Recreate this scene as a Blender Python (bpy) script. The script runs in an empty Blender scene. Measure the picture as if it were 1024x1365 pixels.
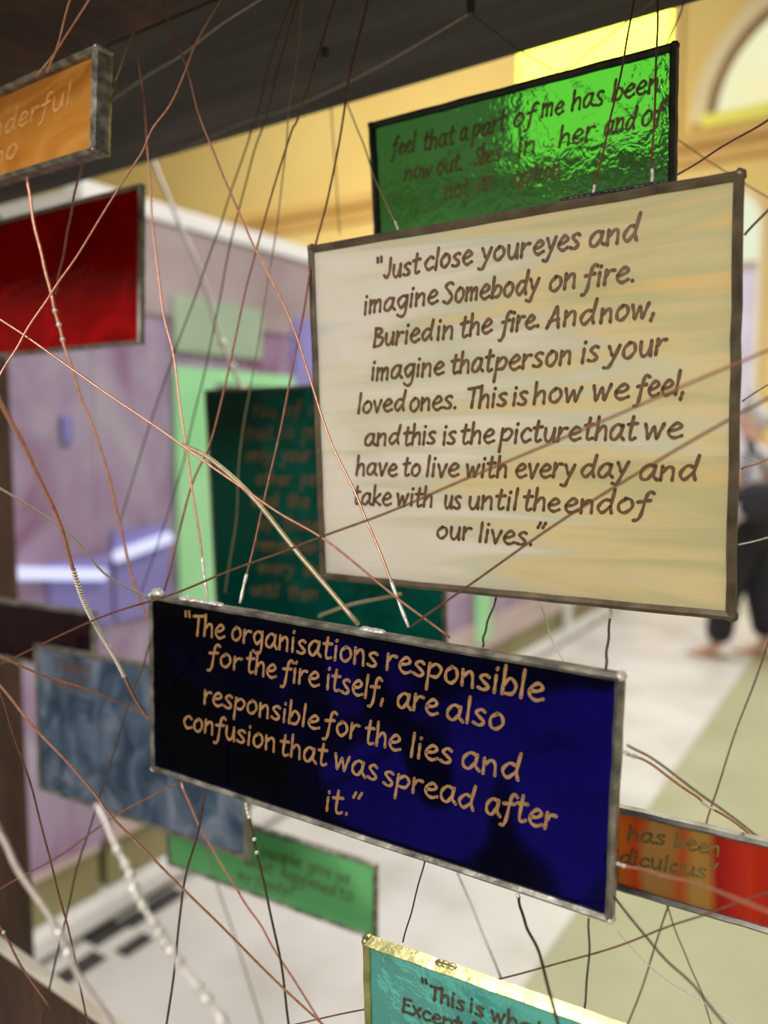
import bpy, bmesh, math, random
from mathutils import Vector, Matrix, Euler
random.seed(7)
S = bpy.context.scene
COL = S.collection
R = math.radians

# ---------------------------------------------------------------- camera, world, lights, exposure
F, CX, CY = 1090.0, 512.0, 682.5
PITCH, YAW, EYE = R(5.66), R(32.6), Vector((0, 0, 1.5))
cam_d = bpy.data.cameras.new('camera')
cam_d.sensor_fit = 'VERTICAL'
cam_d.sensor_height = 24.0
cam_d.sensor_width = 18.0
cam_d.lens = 24.0 * F / 1365.0
cam_d.clip_start = 0.01
cam_d.dof.use_dof = True
cam_d.dof.focus_distance = 0.53
cam_d.dof.aperture_fstop = cam_d.lens / 8.6
cam = bpy.data.objects.new('camera', cam_d)
cam.location = EYE
cam.rotation_euler = (math.pi / 2 - PITCH, 0, YAW)
COL.objects.link(cam)
S.camera = cam

S.view_settings.view_transform = 'Standard'
S.view_settings.look = 'None'
S.view_settings.gamma = 1.0
S.view_settings.exposure = 0.0

W = bpy.data.worlds.new('hall_air')
S.world = W
W.use_nodes = True
W.node_tree.nodes['Background'].inputs[0].default_value = (1.0, 0.90, 0.68, 1)
W.node_tree.nodes['Background'].inputs[1].default_value = 0.30


def area(name, loc, target, size, power, color=(1, 1, 1)):
    d = bpy.data.lights.new(name, 'AREA')
    d.shape = 'RECTANGLE'
    d.size, d.size_y = size
    d.energy = power
    d.color = color
    o = bpy.data.objects.new(name, d)
    o.location = loc
    o.rotation_euler = (Vector(target) - Vector(loc)).to_track_quat('-Z', 'Y').to_euler()
    COL.objects.link(o)
    return o


area('floor_fill_light', (-1.4, 5.6, 5.6), (-1.5, 5.6, 0), (2.2, 4), 250, (1.0, 0.97, 0.93))  # added unseen light that brightens the far pale floor
area('overhead_fill_light', (1.2, 2.2, 5.5), (0.2, 2.4, 0), (2.5, 2.5), 82, (1.0, 0.96, 0.68))  # added yellowish light from above for lead tops and near floor
area('wall_fill_light', (-6.0, 6.0, 5.5), (-7.0, 11, 4.2), (4, 1.5), 275, (1.0, 0.93, 0.66))  # unseen light added to brighten the yellow far wall
area('panel_fill_light', (-0.2, -1.6, 2.6), (-0.3, 0.5, 1.4), (1.0, 0.6), 50, (1.0, 0.93, 0.87))  # added behind the camera to light the panel fronts
area('booth_fill_light', (0.2, 2.0, 3.8), (-2.0, 3.4, 1.2), (1.2, 1.2), 38, (0.88, 0.85, 1.0))  # added out of view to lift the lilac booth wall

# ---------------------------------------------------------------- pixel -> place helpers
_fh = Vector((-math.sin(YAW), math.cos(YAW), 0))
_rt = Vector((math.cos(YAW), math.sin(YAW), 0))
_fw = _fh * math.cos(PITCH) - Vector((0, 0, math.sin(PITCH)))
_up = Vector((0, 0, math.cos(PITCH))) + _fh * math.sin(PITCH)


def ray(x, y):
    return _fw + _rt * ((x - CX) / F) - _up * ((y - CY) / F)


def PZ(x, y, z):
    return EYE + ray(x, y) * z


def PY(x, y, Y):
    r = ray(x, y)
    return EYE + r * (Y / r.y)


def PX(x, y, X):
    r = ray(x, y)
    return EYE + r * (X / r.x)


def PG(x, y, g=0.0):
    r = ray(x, y)
    return EYE + r * ((g - EYE.z) / r.z)


# ---------------------------------------------------------------- object helpers
def obj(name, bm, mat, parent=None, smooth=False):
    me = bpy.data.meshes.new(name)
    bmesh.ops.recalc_face_normals(bm, faces=bm.faces)
    bm.to_mesh(me)
    bm.free()
    for m in (mat if isinstance(mat, (list, tuple)) else [mat]):
        me.materials.append(m)
    if smooth:
        for p in me.polygons:
            p.use_smooth = True
    o = bpy.data.objects.new(name, me)
    COL.objects.link(o)
    if parent is not None:
        o.parent = parent
    return o


def tag(o, label=None, cat=None, group=None, kind=None):
    if label: o['label'] = label
    if cat: o['category'] = cat
    if group: o['group'] = group
    if kind: o['kind'] = kind
    return o


def empty(name, loc, rot=(0, 0, 0)):
    o = bpy.data.objects.new(name, None)
    o.empty_display_size = 0.05
    o.location = loc
    o.rotation_euler = rot
    COL.objects.link(o)
    return o


def add_box(bm, lo, hi, M=None):
    vs = []
    for z in (lo[2], hi[2]):
        for (x, y) in ((lo[0], lo[1]), (hi[0], lo[1]), (hi[0], hi[1]), (lo[0], hi[1])):
            v = Vector((x, y, z))
            vs.append(bm.verts.new(M @ v if M else v))
    for f in ((0, 1, 2, 3), (4, 5, 6, 7), (0, 1, 5, 4), (1, 2, 6, 5), (2, 3, 7, 6), (3, 0, 4, 7)):
        bm.faces.new([vs[i] for i in f])
    return vs


def box(name, lo, hi, mat, parent=None, bevel=0.0, M=None):
    bm = bmesh.new()
    add_box(bm, lo, hi, M)
    if bevel:
        bmesh.ops.bevel(bm, geom=list(bm.edges), offset=bevel, segments=2, affect='EDGES', profile=0.7)
    return obj(name, bm, mat, parent)


def catmull(pts, n=6):
    if len(pts) < 3:
        a, b = pts[0], pts[-1]
        return [a.lerp(b, i / (n * 2)) for i in range(n * 2 + 1)]
    P = [pts[0] * 2 - pts[1]] + list(pts) + [pts[-1] * 2 - pts[-2]]
    out = []
    for i in range(1, len(P) - 2):
        p0, p1, p2, p3 = P[i - 1:i + 3]
        for k in range(n):
            t = k / n
            out.append(0.5 * ((2 * p1) + (p2 - p0) * t + (2 * p0 - 5 * p1 + 4 * p2 - p3) * t * t
                              + (3 * p1 - p0 - 3 * p2 + p3) * t ** 3))
    out.append(pts[-1].copy())
    return out


def add_tube(bm, pts, r, sides=7, r_fn=None):
    rings = []
    ref = Vector((0.3, 0.9, 0.2)).normalized()
    for i, p in enumerate(pts):
        t = (pts[min(i + 1, len(pts) - 1)] - pts[max(i - 1, 0)])
        if t.length < 1e-9: t = Vector((0, 0, 1))
        t.normalize()
        a = t.cross(ref)
        if a.length < 1e-3: a = t.cross(Vector((1, 0, 0)))
        a.normalize()
        b = t.cross(a)
        rr = r_fn(i / (len(pts) - 1)) * r if r_fn else r
        rings.append([bm.verts.new(p + (a * math.cos(q) + b * math.sin(q)) * rr)
                      for q in [2 * math.pi * k / sides for k in range(sides)]])
    for A, B in zip(rings, rings[1:]):
        for k in range(sides):
            bm.faces.new((A[k], A[(k + 1) % sides], B[(k + 1) % sides], B[k]))
    bm.faces.new(rings[0][::-1])
    bm.faces.new(rings[-1])


def add_blob(bm, c, r, scale=(1, 1, 1), jitter=0.0, M=None, seg=10, rings=6):
    m = Matrix.Translation(c) @ (M or Matrix.Identity(4)) @ Matrix.Diagonal((*scale, 1))
    res = bmesh.ops.create_uvsphere(bm, u_segments=seg, v_segments=rings, radius=r, matrix=m)
    if jitter:
        for v in res['verts']:
            v.co += Vector((random.uniform(-1, 1), random.uniform(-1, 1), random.uniform(-1, 1))) * jitter


# ---------------------------------------------------------------- materials
def new_mat(name):
    m = bpy.data.materials.new(name)
    m.use_nodes = True
    nt = m.node_tree
    nt.nodes.clear()
    out = nt.nodes.new('ShaderNodeOutputMaterial')
    return m, nt, out


def N(nt, kind, **kw):
    n = nt.nodes.new(kind)
    for k, v in kw.items():
        if k in n.inputs.keys():
            n.inputs[k].default_value = v
        else:
            setattr(n, k, v)
    return n


def ramp(nt, fac, stops):
    r = nt.nodes.new('ShaderNodeValToRGB')
    e = r.color_ramp.elements
    while len(e) < len(stops): e.new(0.5)
    for el, (p, c) in zip(e, stops):
        el.position = p
        el.color = (*c, 1)
    nt.links.new(fac, r.inputs[0])
    return r


def coords(nt, scale=(1, 1, 1), rot=(0, 0, 0)):
    tc = nt.nodes.new('ShaderNodeTexCoord')
    mp = nt.nodes.new('ShaderNodeMapping')
    mp.inputs['Scale'].default_value = scale
    mp.inputs['Rotation'].default_value = rot
    nt.links.new(tc.outputs['Object'], mp.inputs[0])
    return mp.outputs[0]


def pbr(name, stops, scale=(8, 8, 8), rough=0.5, metal=0.0, bump=0.0, detail=5, nscale=1.0, distort=0.0, spec=0.5,
        bump_dist=0.002):
    """noise-coloured principled material; stops = [(pos, rgb)...]"""
    m, nt, out = new_mat(name)
    v = coords(nt, scale)
    no = N(nt, 'ShaderNodeTexNoise', Scale=nscale, Detail=detail, Distortion=distort)
    nt.links.new(v, no.inputs['Vector'])
    cr = ramp(nt, no.outputs['Fac'], stops)
    p = N(nt, 'ShaderNodeBsdfPrincipled', Roughness=rough, Metallic=metal)
    p.inputs['Specular IOR Level'].default_value = spec
    nt.links.new(cr.outputs[0], p.inputs['Base Color'])
    if bump:
        b = N(nt, 'ShaderNodeBump', Strength=bump, Distance=bump_dist)
        nt.links.new(no.outputs['Fac'], b.inputs['Height'])
        nt.links.new(b.outputs[0], p.inputs['Normal'])
    nt.links.new(p.outputs[0], out.inputs[0])
    return m


def emit(name, col, strength, col2=None, scale=(1, 1, 1)):
    m, nt, out = new_mat(name)
    e = N(nt, 'ShaderNodeEmission', Strength=strength)
    if col2:
        no = N(nt, 'ShaderNodeTexNoise', Scale=1.0, Detail=2)
        nt.links.new(coords(nt, scale), no.inputs['Vector'])
        cr = ramp(nt, no.outputs['Fac'], [(0.35, col), (0.65, col2)])
        nt.links.new(cr.outputs[0], e.inputs[0])
    else:
        e.inputs[0].default_value = (*col, 1)
    nt.links.new(e.outputs[0], out.inputs[0])
    return m


def art_glass(name, stops, tint, clear=0.3, scale=(6, 6, 6), nscale=1.0, distort=0.5, detail=4, gloss_rough=0.05,
              transl=0.6, bump=0.0, bump_scale=60, refract=False, coat=1.0, rot=(0, 0, 0), clear_stops=None, grad=None):
    """coloured art glass: streaky opal body (diffuse + translucent) mixed with clear tinted glass, glossy skin"""
    m, nt, out = new_mat(name)
    v = coords(nt, scale, rot)
    no = N(nt, 'ShaderNodeTexNoise', Scale=nscale, Detail=detail, Distortion=distort)
    nt.links.new(v, no.inputs['Vector'])
    fac = no.outputs['Fac']
    if grad:                      # sheet that changes colour from one side to the other, broken up by the streaks
        sep = nt.nodes.new('ShaderNodeSeparateXYZ')
        nt.links.new(coords(nt), sep.inputs[0])
        a1 = N(nt, 'ShaderNodeMath', operation='MULTIPLY_ADD')
        nt.links.new(sep.outputs[0], a1.inputs[0])
        a1.inputs[1].default_value = grad[0]
        a1.inputs[2].default_value = 0.5 - grad[1] * 0.5
        a2 = N(nt, 'ShaderNodeMath', operation='MULTIPLY_ADD')
        nt.links.new(no.outputs['Fac'], a2.inputs[0])
        a2.inputs[1].default_value = grad[1]
        nt.links.new(a1.outputs[0], a2.inputs[2])
        fac = a2.outputs[0]
    cr = ramp(nt, fac, stops)
    df = N(nt, 'ShaderNodeBsdfDiffuse')
    tl = N(nt, 'ShaderNodeBsdfTranslucent')
    nt.links.new(cr.outputs[0], df.inputs[0])
    nt.links.new(cr.outputs[0], tl.inputs[0])
    mx = N(nt, 'ShaderNodeMixShader', Fac=transl)
    nt.links.new(df.outputs[0], mx.inputs[1])
    nt.links.new(tl.outputs[0], mx.inputs[2])
    bn = None
    if bump:
        n2 = N(nt, 'ShaderNodeTexNoise', Scale=bump_scale, Detail=3, Distortion=0.4)
        nt.links.new(coords(nt, (1, 1, 1)), n2.inputs['Vector'])
        bn = N(nt, 'ShaderNodeBump', Strength=bump, Distance=0.003)
        nt.links.new(n2.outputs['Fac'], bn.inputs['Height'])
    if refract:
        tr = N(nt, 'ShaderNodeBsdfRefraction', Roughness=0.02, IOR=1.45)
        if bn: nt.links.new(bn.outputs[0], tr.inputs['Normal'])
    else:
        tr = N(nt, 'ShaderNodeBsdfTransparent')
    tr.inputs[0].default_value = (*[c ** 0.5 for c in tint], 1)
    m2 = N(nt, 'ShaderNodeMixShader', Fac=clear)
    if clear_stops:
        c2 = ramp(nt, no.outputs['Fac'], [(p, (c, c, c)) for p, c in clear_stops])
        nt.links.new(c2.outputs[0], m2.inputs[0])
    nt.links.new(mx.outputs[0], m2.inputs[1])
    nt.links.new(tr.outputs[0], m2.inputs[2])
    gl = N(nt, 'ShaderNodeBsdfGlossy', Roughness=gloss_rough)
    gl.inputs[0].default_value = (coat, coat, coat, 1)
    if bn: nt.links.new(bn.outputs[0], gl.inputs['Normal'])
    fr = N(nt, 'ShaderNodeFresnel', IOR=1.45)
    m3 = nt.nodes.new('ShaderNodeMixShader')
    nt.links.new(fr.outputs[0], m3.inputs[0])
    nt.links.new(m2.outputs[0], m3.inputs[1])
    nt.links.new(gl.outputs[0], m3.inputs[2])
    nt.links.new(m3.outputs[0], out.inputs[0])
    return m


MT = {}
MT['copper'] = pbr('bright_copper', [(0.3, (0.50, 0.22, 0.155)), (0.7, (0.74, 0.38, 0.28))], (300, 300, 300), 0.34, 0.6, spec=0.6)
MT['brown'] = pbr('brown_copper', [(0.3, (0.16, 0.065, 0.045)), (0.7, (0.29, 0.125, 0.085))], (300, 300, 300), 0.42, 0.6)
MT['dark'] = pbr('backlit_dark_wire', [(0.3, (0.05, 0.035, 0.025)), (0.7, (0.11, 0.075, 0.05))], (300, 300, 300), 0.5, 0.5)  # dark look of wires seen against the light, put into their colour
MT['olive'] = pbr('olive_wire', [(0.3, (0.20, 0.17, 0.10)), (0.7, (0.32, 0.27, 0.17))], (300, 300, 300), 0.5, 0.4)
MT['tan'] = pbr('tan_wire', [(0.3, (0.40, 0.32, 0.20)), (0.7, (0.55, 0.45, 0.30))], (300, 300, 300), 0.45, 0.4)
MT['tin'] = pbr('tinned_wire_glare', [(0.3, (0.80, 0.76, 0.75)), (0.7, (0.95, 0.92, 0.92))], (300, 300, 300), 0.3, 0.15)  # specular glare put into the near-white wire colour
MT['pale'] = pbr('pale_wire', [(0.3, (0.50, 0.46, 0.43)), (0.7, (0.66, 0.62, 0.58))], (300, 300, 300), 0.5, 0.3)
MT['solder'] = pbr('solder', [(0.3, (0.62, 0.60, 0.58)), (0.7, (0.95, 0.94, 0.92))], (220, 220, 220), 0.28, 0.4, bump=0.5)
MT['lead'] = pbr('silver_lead', [(0.3, (0.11, 0.105, 0.095)), (0.5, (0.26, 0.25, 0.225)), (0.75, (0.54, 0.52, 0.46))], (90, 90, 90), 0.42, 0.75, bump=0.5)
MT['lead_brown'] = pbr('brown_lead', [(0.3, (0.075, 0.058, 0.038)), (0.75, (0.21, 0.165, 0.11))], (60, 60, 60), 0.45, 0.5, bump=0.4)
MT['lead_black'] = pbr('black_lead', [(0.3, (0.012, 0.011, 0.011)), (0.75, (0.05, 0.045, 0.045))], (60, 60, 60), 0.45, 0.4, bump=0.4)
MT['lead_grey'] = pbr('grey_lead', [(0.3, (0.13, 0.125, 0.11)), (0.75, (0.36, 0.35, 0.31))], (60, 60, 60), 0.45, 0.6, bump=0.4)
MT['lead_lemon_lit'] = pbr('lemon_lit_lead', [(0.3, (0.34, 0.32, 0.13)), (0.75, (0.78, 0.74, 0.36))], (70, 70, 70), 0.3, 0.8, bump=0.5)  # lemon window light on the lead put into its yellow

MT['floor'] = pbr('olive_floor', [(0.3, (0.37, 0.37, 0.23)), (0.7, (0.47, 0.46, 0.30))], (2.5, 2.5, 2.5), 0.45, bump=0.02)
MT['pale_strip'] = pbr('pale_floor', [(0.25, (0.50, 0.48, 0.445)), (0.5, (0.68, 0.665, 0.645)), (0.8, (0.78, 0.775, 0.765))], (2.6, 2.6, 2.6), 0.4, bump=0.02)
MT['yellow'] = pbr('yellow_plaster', [(0.3, (0.76, 0.56, 0.22)), (0.7, (0.82, 0.63, 0.27))], (0.6, 0.6, 0.6), 0.8)
MT['cornice'] = pbr('ochre_plaster', [(0.3, (0.58, 0.36, 0.12)), (0.7, (0.66, 0.43, 0.17))], (1, 1, 1), 0.8)
MT['moulding'] = pbr('cream_moulding', [(0.3, (0.78, 0.66, 0.45)), (0.7, (0.86, 0.75, 0.55))], (1, 1, 1), 0.7)
MT['archbrown'] = pbr('brown_arch_trim', [(0.3, (0.25, 0.14, 0.07)), (0.7, (0.36, 0.22, 0.12))], (1, 1, 1), 0.7)
MT['sill'] = pbr('lemon_lit_sill', [(0.3, (0.86, 0.80, 0.10)), (0.7, (0.93, 0.88, 0.20))], (1, 1, 1), 0.6)  # window light falling on the ledge put into the sill's yellow
MT['lemon'] = emit('lemon_window_glass', (0.80, 0.98, 0.085), 4.2, (0.88, 0.96, 0.09), (1.2, 1, 1.2))
MT['creamlight'] = emit('cream_window_glass', (0.93, 0.86, 0.48), 1.0, (0.86, 0.90, 0.58), (1.5, 1, 1.5))
MT['whitelight'] = emit('green_white_window_glass', (0.86, 0.92, 0.66), 0.95)
MT['lilaclight'] = emit('lilac_window_glass', (0.66, 0.55, 0.60), 0.95, (0.75, 0.68, 0.75), (3, 1, 3))

MT['wood'] = pbr('weathered_dark_wood', [(0.25, (0.018, 0.014, 0.012)), (0.5, (0.040, 0.033, 0.029)), (0.75, (0.075, 0.064, 0.056))], (3, 26, 26), 0.75, bump=0.6, detail=8, bump_dist=0.004)
MT['woodred'] = pbr('brown_wood', [(0.25, (0.020, 0.008, 0.004)), (0.5, (0.055, 0.024, 0.013)), (0.8, (0.11, 0.055, 0.032))], (22, 22, 5), 0.7, bump=0.6, detail=7, distort=0.6, bump_dist=0.004)
MT['woodedge'] = pbr('pale_lit_wood', [(0.3, (0.50, 0.45, 0.36)), (0.7, (0.78, 0.74, 0.66))], (14, 30, 30), 0.6, bump=0.4)  # light caught by the board's top edge, put into pale wood colour

MT['lilac'] = pbr('lilac_print', [(0.30, (0.25, 0.11, 0.22)), (0.44, (0.36, 0.25, 0.40)), (0.56, (0.42, 0.34, 0.50)), (0.70, (0.50, 0.45, 0.53))], (1, 3.2, 2.2), 0.35, distort=1.2, detail=3)
MT['mauve'] = pbr('grey_mauve_print', [(0.3, (0.30, 0.23, 0.25)), (0.7, (0.46, 0.38, 0.40))], (1, 2, 3), 0.4)
MT['blueprint'] = pbr('violet_blue_print', [(0.3, (0.20, 0.18, 0.52)), (0.7, (0.33, 0.31, 0.70))], (1, 3, 3), 0.35)
MT['mintprint'] = pbr('mint_green_print', [(0.3, (0.33, 0.80, 0.38)), (0.7, (0.45, 0.88, 0.50))], (1, 4, 4), 0.4)
MT['greyprint'] = pbr('grey_green_print', [(0.3, (0.32, 0.42, 0.32)), (0.7, (0.42, 0.54, 0.40))], (1, 4, 4), 0.4)
MT['khaki'] = pbr('khaki_plinth', [(0.3, (0.24, 0.21, 0.09)), (0.7, (0.31, 0.28, 0.13))], (3, 3, 3), 0.6)
MT['white'] = pbr('white_rail', [(0.3, (0.80, 0.80, 0.80)), (0.7, (0.88, 0.88, 0.88))], (4, 4, 4), 0.35)
MT['blushprint'] = pbr('blush_board', [(0.3, (0.50, 0.38, 0.36)), (0.7, (0.66, 0.54, 0.52))], (2, 3, 3), 0.5)
MT['blue_glow'] = emit('pale_blue_glow', (0.72, 0.74, 1.0), 1.15)
MT['black'] = pbr('black_metal', [(0.3, (0.025, 0.022, 0.022)), (0.7, (0.05, 0.045, 0.045))], (20, 20, 20), 0.6)

MT['ink_gold'] = pbr('gold_brown_paint', [(0.3, (0.28, 0.145, 0.06)), (0.7, (0.38, 0.215, 0.095))], (120, 120, 120), 0.5)
MT['ink_brown'] = pbr('dark_brown_paint', [(0.3, (0.085, 0.042, 0.012)), (0.7, (0.145, 0.072, 0.022))], (120, 120, 120), 0.55)
MT['ink_green'] = pbr('green_brown_paint', [(0.3, (0.055, 0.055, 0.008)), (0.7, (0.11, 0.085, 0.02))], (60, 60, 60), 0.6)
MT['ink_rust'] = pbr('rust_paint', [(0.3, (0.09, 0.05, 0.02)), (0.7, (0.16, 0.08, 0.035))], (60, 60, 60), 0.6)
MT['ink_mint'] = pbr('dark_green_paint', [(0.3, (0.07, 0.13, 0.055)), (0.7, (0.12, 0.19, 0.08))], (60, 60, 60), 0.6)
MT['ink_olive'] = pbr('olive_paint', [(0.3, (0.17, 0.12, 0.03)), (0.7, (0.24, 0.16, 0.045))], (60, 60, 60), 0.6)
MT['ink_teal'] = pbr('umber_paint', [(0.3, (0.06, 0.045, 0.03)), (0.7, (0.10, 0.075, 0.05))], (60, 60, 60), 0.6)
MT['ink_amber'] = pbr('pale_amber_paint', [(0.3, (0.66, 0.32, 0.085)), (0.7, (0.74, 0.40, 0.13))], (60, 60, 60), 0.6)

MT['g_cream'] = art_glass('cream_opal_glass', [(0.12, (0.80, 0.82, 0.80)), (0.24, (0.95, 0.91, 0.87)), (0.38, (0.92, 0.88, 0.78)), (0.48, (0.76, 0.77, 0.62)), (0.58, (0.88, 0.76, 0.46)), (0.70, (0.68, 0.66, 0.40)), (0.82, (0.90, 0.70, 0.35))],
                          (0.9, 0.75, 0.45), clear=0.16, scale=(3.2, 1, 44), distort=0.9, detail=6, transl=0.42, bump=0.25, bump_scale=40, grad=(1.25, 0.95))  # front light and golden backdrop graded into the opal's own streak colours
MT['g_navy'] = art_glass('cobalt_blue_glass', [(0.3, (0.0, 0.0, 0.012)), (0.7, (0.002, 0.002, 0.03))], (0.006, 0.004, 0.16), clear=0.85,
                         scale=(9, 1, 9), distort=1.5, transl=0.5, clear_stops=[(0.40, 0.12), (0.47, 0.85)], nscale=0.9, detail=1, coat=0.2)
MT['g_green'] = art_glass('rippled_green_glass', [(0.3, (0.03, 0.09, 0.012)), (0.7, (0.06, 0.14, 0.02))], (0.05, 0.25, 0.17), clear=0.8,
                          scale=(40, 1, 5), transl=0.5, bump=0.32, bump_scale=75, refract=True, coat=0.6)
MT['g_red'] = art_glass('ruby_red_glass', [(0.3, (0.42, 0.0, 0.002)), (0.55, (0.62, 0.001, 0.003)), (0.75, (0.85, 0.005, 0.015))], (0.55, 0.004, 0.01), clear=0.35,
                        scale=(14, 1, 18), distort=1.5, transl=0.45, bump=0.2, bump_scale=60, coat=0.3)
MT['g_amber'] = art_glass('amber_opal_glass', [(0.28, (0.60, 0.21, 0.03)), (0.5, (0.78, 0.35, 0.065)), (0.72, (0.90, 0.54, 0.17))], (0.8, 0.4, 0.1), clear=0.10,
                          scale=(7, 1, 22), distort=1.8, transl=0.35, rot=(0, R(-14), 0))
MT['g_emerald'] = art_glass('dark_emerald_glass', [(0.3, (0.0, 0.06, 0.045)), (0.7, (0.002, 0.17, 0.115))], (0.004, 0.22, 0.14), clear=0.55,
                            scale=(26, 1, 26), distort=1.0, detail=5, transl=0.4, clear_stops=[(0.35, 0.30), (0.65, 0.62)], coat=0.3)
MT['g_plum'] = art_glass('dark_plum_glass', [(0.3, (0.025, 0.008, 0.014)), (0.7, (0.06, 0.022, 0.035))], (0.15, 0.05, 0.09), clear=0.3, transl=0.4, coat=0.4)
MT['g_slate'] = art_glass('wispy_slate_blue_glass', [(0.30, (0.08, 0.15, 0.29)), (0.5, (0.19, 0.29, 0.47)), (0.72, (0.42, 0.48, 0.64))], (0.16, 0.40, 0.50), clear=0.40,
                          scale=(22, 1, 16), distort=1.0, detail=5, transl=0.4, clear_stops=[(0.35, 0.6), (0.65, 0.25)], coat=0.6)
MT['g_mint'] = art_glass('mint_green_glass', [(0.3, (0.28, 0.80, 0.38)), (0.7, (0.36, 0.86, 0.44))], (0.38, 0.90, 0.46), clear=0.42, transl=0.55)
MT['g_teal'] = art_glass('turquoise_glass', [(0.3, (0.14, 0.62, 0.60)), (0.7, (0.24, 0.76, 0.72))], (0.25, 0.82, 0.78), clear=0.42, scale=(16, 1, 16), transl=0.45,
                         bump=0.3, bump_scale=70)
MT['g_orange'] = art_glass('streaky_red_orange_glass', [(0.11, (1.0, 0.38, 0.01)), (0.19, (0.95, 0.11, 0.005)), (0.235, (0.74, 0.45, 0.14)), (0.31, (0.66, 0.33, 0.09)), (0.345, (0.72, 0.14, 0.03)), (0.385, (0.64, 0.40, 0.10)), (0.43, (0.62, 0.34, 0.08)), (0.465, (0.50, 0.008, 0.006)), (0.58, (0.75, 0.05, 0.02)), (0.70, (0.50, 0.010, 0.008))],
                           (0.8, 0.3, 0.1), clear=0.10, scale=(16, 1, 9), distort=1.0, detail=3, transl=0.5, bump=0.15, bump_scale=50, grad=(5.2, 0.12), coat=0.5)


# ---------------------------------------------------------------- the setting
def st(o):
    o['kind'] = 'structure'
    return o


X0, X1, Y1 = -16.0, 5.0, 11.0
STRIP_R, STRIP_L = -0.80, -3.4
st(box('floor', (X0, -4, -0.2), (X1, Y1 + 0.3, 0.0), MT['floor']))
st(box('trim_1', (STRIP_L, -1, 0.0), (STRIP_R, Y1 - 0.02, 0.004), MT['pale_strip']))  # paler band of floor colour with straight long edges


def arch_pts(cx, z0, zs, r, n=24):
    """outline of an arched opening: foot left, up, round, down to foot right"""
    pts = [(cx - r, z0)] if zs > z0 else []
    for i in range(n + 1):
        a = math.pi - math.pi * i / n
        pts.append((cx + r * math.cos(a), zs + r * math.sin(a)))
    if zs > z0: pts.append((cx + r, z0))
    return pts


def arch_band(name, cx, z0, zs, r0, r1, y0, y1, mat, parent=None):
    bm = bmesh.new()
    A, B = arch_pts(cx, z0, zs, r0), arch_pts(cx, z0, zs, r1)
    rows = []
    for (ax, az), (bx, bz) in zip(A, B):
        rows.append([bm.verts.new(p) for p in ((ax, y0, az), (bx, y0, bz), (bx, y1, bz), (ax, y1, az))])
    for p, q in zip(rows, rows[1:]):
        for k in range(4):
            bm.faces.new((p[k], p[(k + 1) % 4], q[(k + 1) % 4], q[k]))
    bm.faces.new(rows[0]); bm.faces.new(rows[-1][::-1])
    return obj(name, bm, mat, parent)


def arch_pane(name, cx, z0, zs, r, y0, y1, mat, parent=None):
    bm = bmesh.new()
    P = arch_pts(cx, z0, zs, r)
    a = [bm.verts.new((x, y0, z)) for x, z in P]
    b = [bm.verts.new((x, y1, z)) for x, z in P]
    bm.faces.new(a); bm.faces.new(b[::-1])
    for i in range(len(P)):
        j = (i + 1) % len(P)
        bm.faces.new((a[i], a[j], b[j], b[i]))
    return obj(name, bm, mat, parent)


st(box('wall_far', (X0, Y1, 0), (X1, Y1 + 0.3, 9.0), MT['yellow']))
st(box('trim_2', (X0, Y1 - 0.28, 4.96), (X1, Y1, 5.12), MT['cornice'], bevel=0.03))
st(box('trim_3', (X0, Y1 - 0.12, 4.78), (X1, Y1, 4.96), MT['cornice'], bevel=0.03))
# tall lemon window left of the lunette
w = st(arch_pane('window_1', -3.78, 5.12, 6.9, 1.02, Y1 - 0.03, Y1 - 0.005, MT['lemon']))
arch_band('window_frame', -3.78, 5.12, 6.9, 1.02, 1.14, Y1 - 0.06, Y1 - 0.001, MT['yellow'], w)
# big lunette at the right edge
w = st(arch_pane('window_2', -0.92, 5.25, 5.25, 1.28, Y1 - 0.03, Y1 - 0.005, MT['creamlight']))
arch_band('window_arch_trim', -0.92, 5.25, 5.25, 1.28, 1.37, Y1 - 0.10, Y1 - 0.001, MT['archbrown'], w)
arch_band('window_frame', -0.92, 5.25, 5.25, 1.37, 1.56, Y1 - 0.14, Y1 - 0.001, MT['moulding'], w)
box('window_sill', (-2.3, Y1 - 0.34, 5.12), (0.5, Y1 - 0.001, 5.27), MT['sill'], w, bevel=0.02)
# tall arched window below the ledge
w = st(arch_pane('window_3', -2.05, 3.55, 4.0, 0.40, Y1 - 0.03, Y1 - 0.005, MT['whitelight']))
box('window_pane', (-2.45, Y1 - 0.03, 1.0), (-1.65, Y1 - 0.005, 3.45), MT['lilaclight'], w)
box('window_rail', (-2.45, Y1 - 0.05, 3.45), (-1.65, Y1 - 0.001, 3.55), MT['mauve'], w)
arch_band('window_frame', -2.05, 1.0, 4.0, 0.40, 0.47, Y1 - 0.06, Y1 - 0.001, MT['moulding'], w)

# ---------------------------------------------------------------- timber frame around the hanging glass
a, b = PY(150, 231, 0.8), PY(940, 0, 0.8)
d = (b - a).normalized()
tilt = math.atan2(d.z, d.x)
fr = empty('timber_frame', (-1.445, 0.8, 0.0))
tag(fr, 'dark weathered timber frame with beam overhead and post at left edge', 'frame')
Mb = Matrix.Translation(a - Vector(fr.location)) @ Matrix.Rotation(-tilt, 4, 'Y')
box('top_beam', (-1.2, -0.245, 0.0), (2.2, 0.0, 0.22), MT['wood'], fr, 0.004, Mb)
box('beam_near_part', (-1.2, -0.62, 0.001), (2.2, -0.246, 0.22), MT['woodred'], fr, 0.004, Mb)['label'] = 'red-brown near part of the beam'  # near part of the overhead beam, coloured red-brown
Mp = Matrix.Rotation(R(-1.0), 4, 'Y')
box('side_post', (-0.16, 0.0, 0.0), (0.0, 0.14, 1.90), MT['woodred'], fr, 0.008)
fr2 = fr
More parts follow.
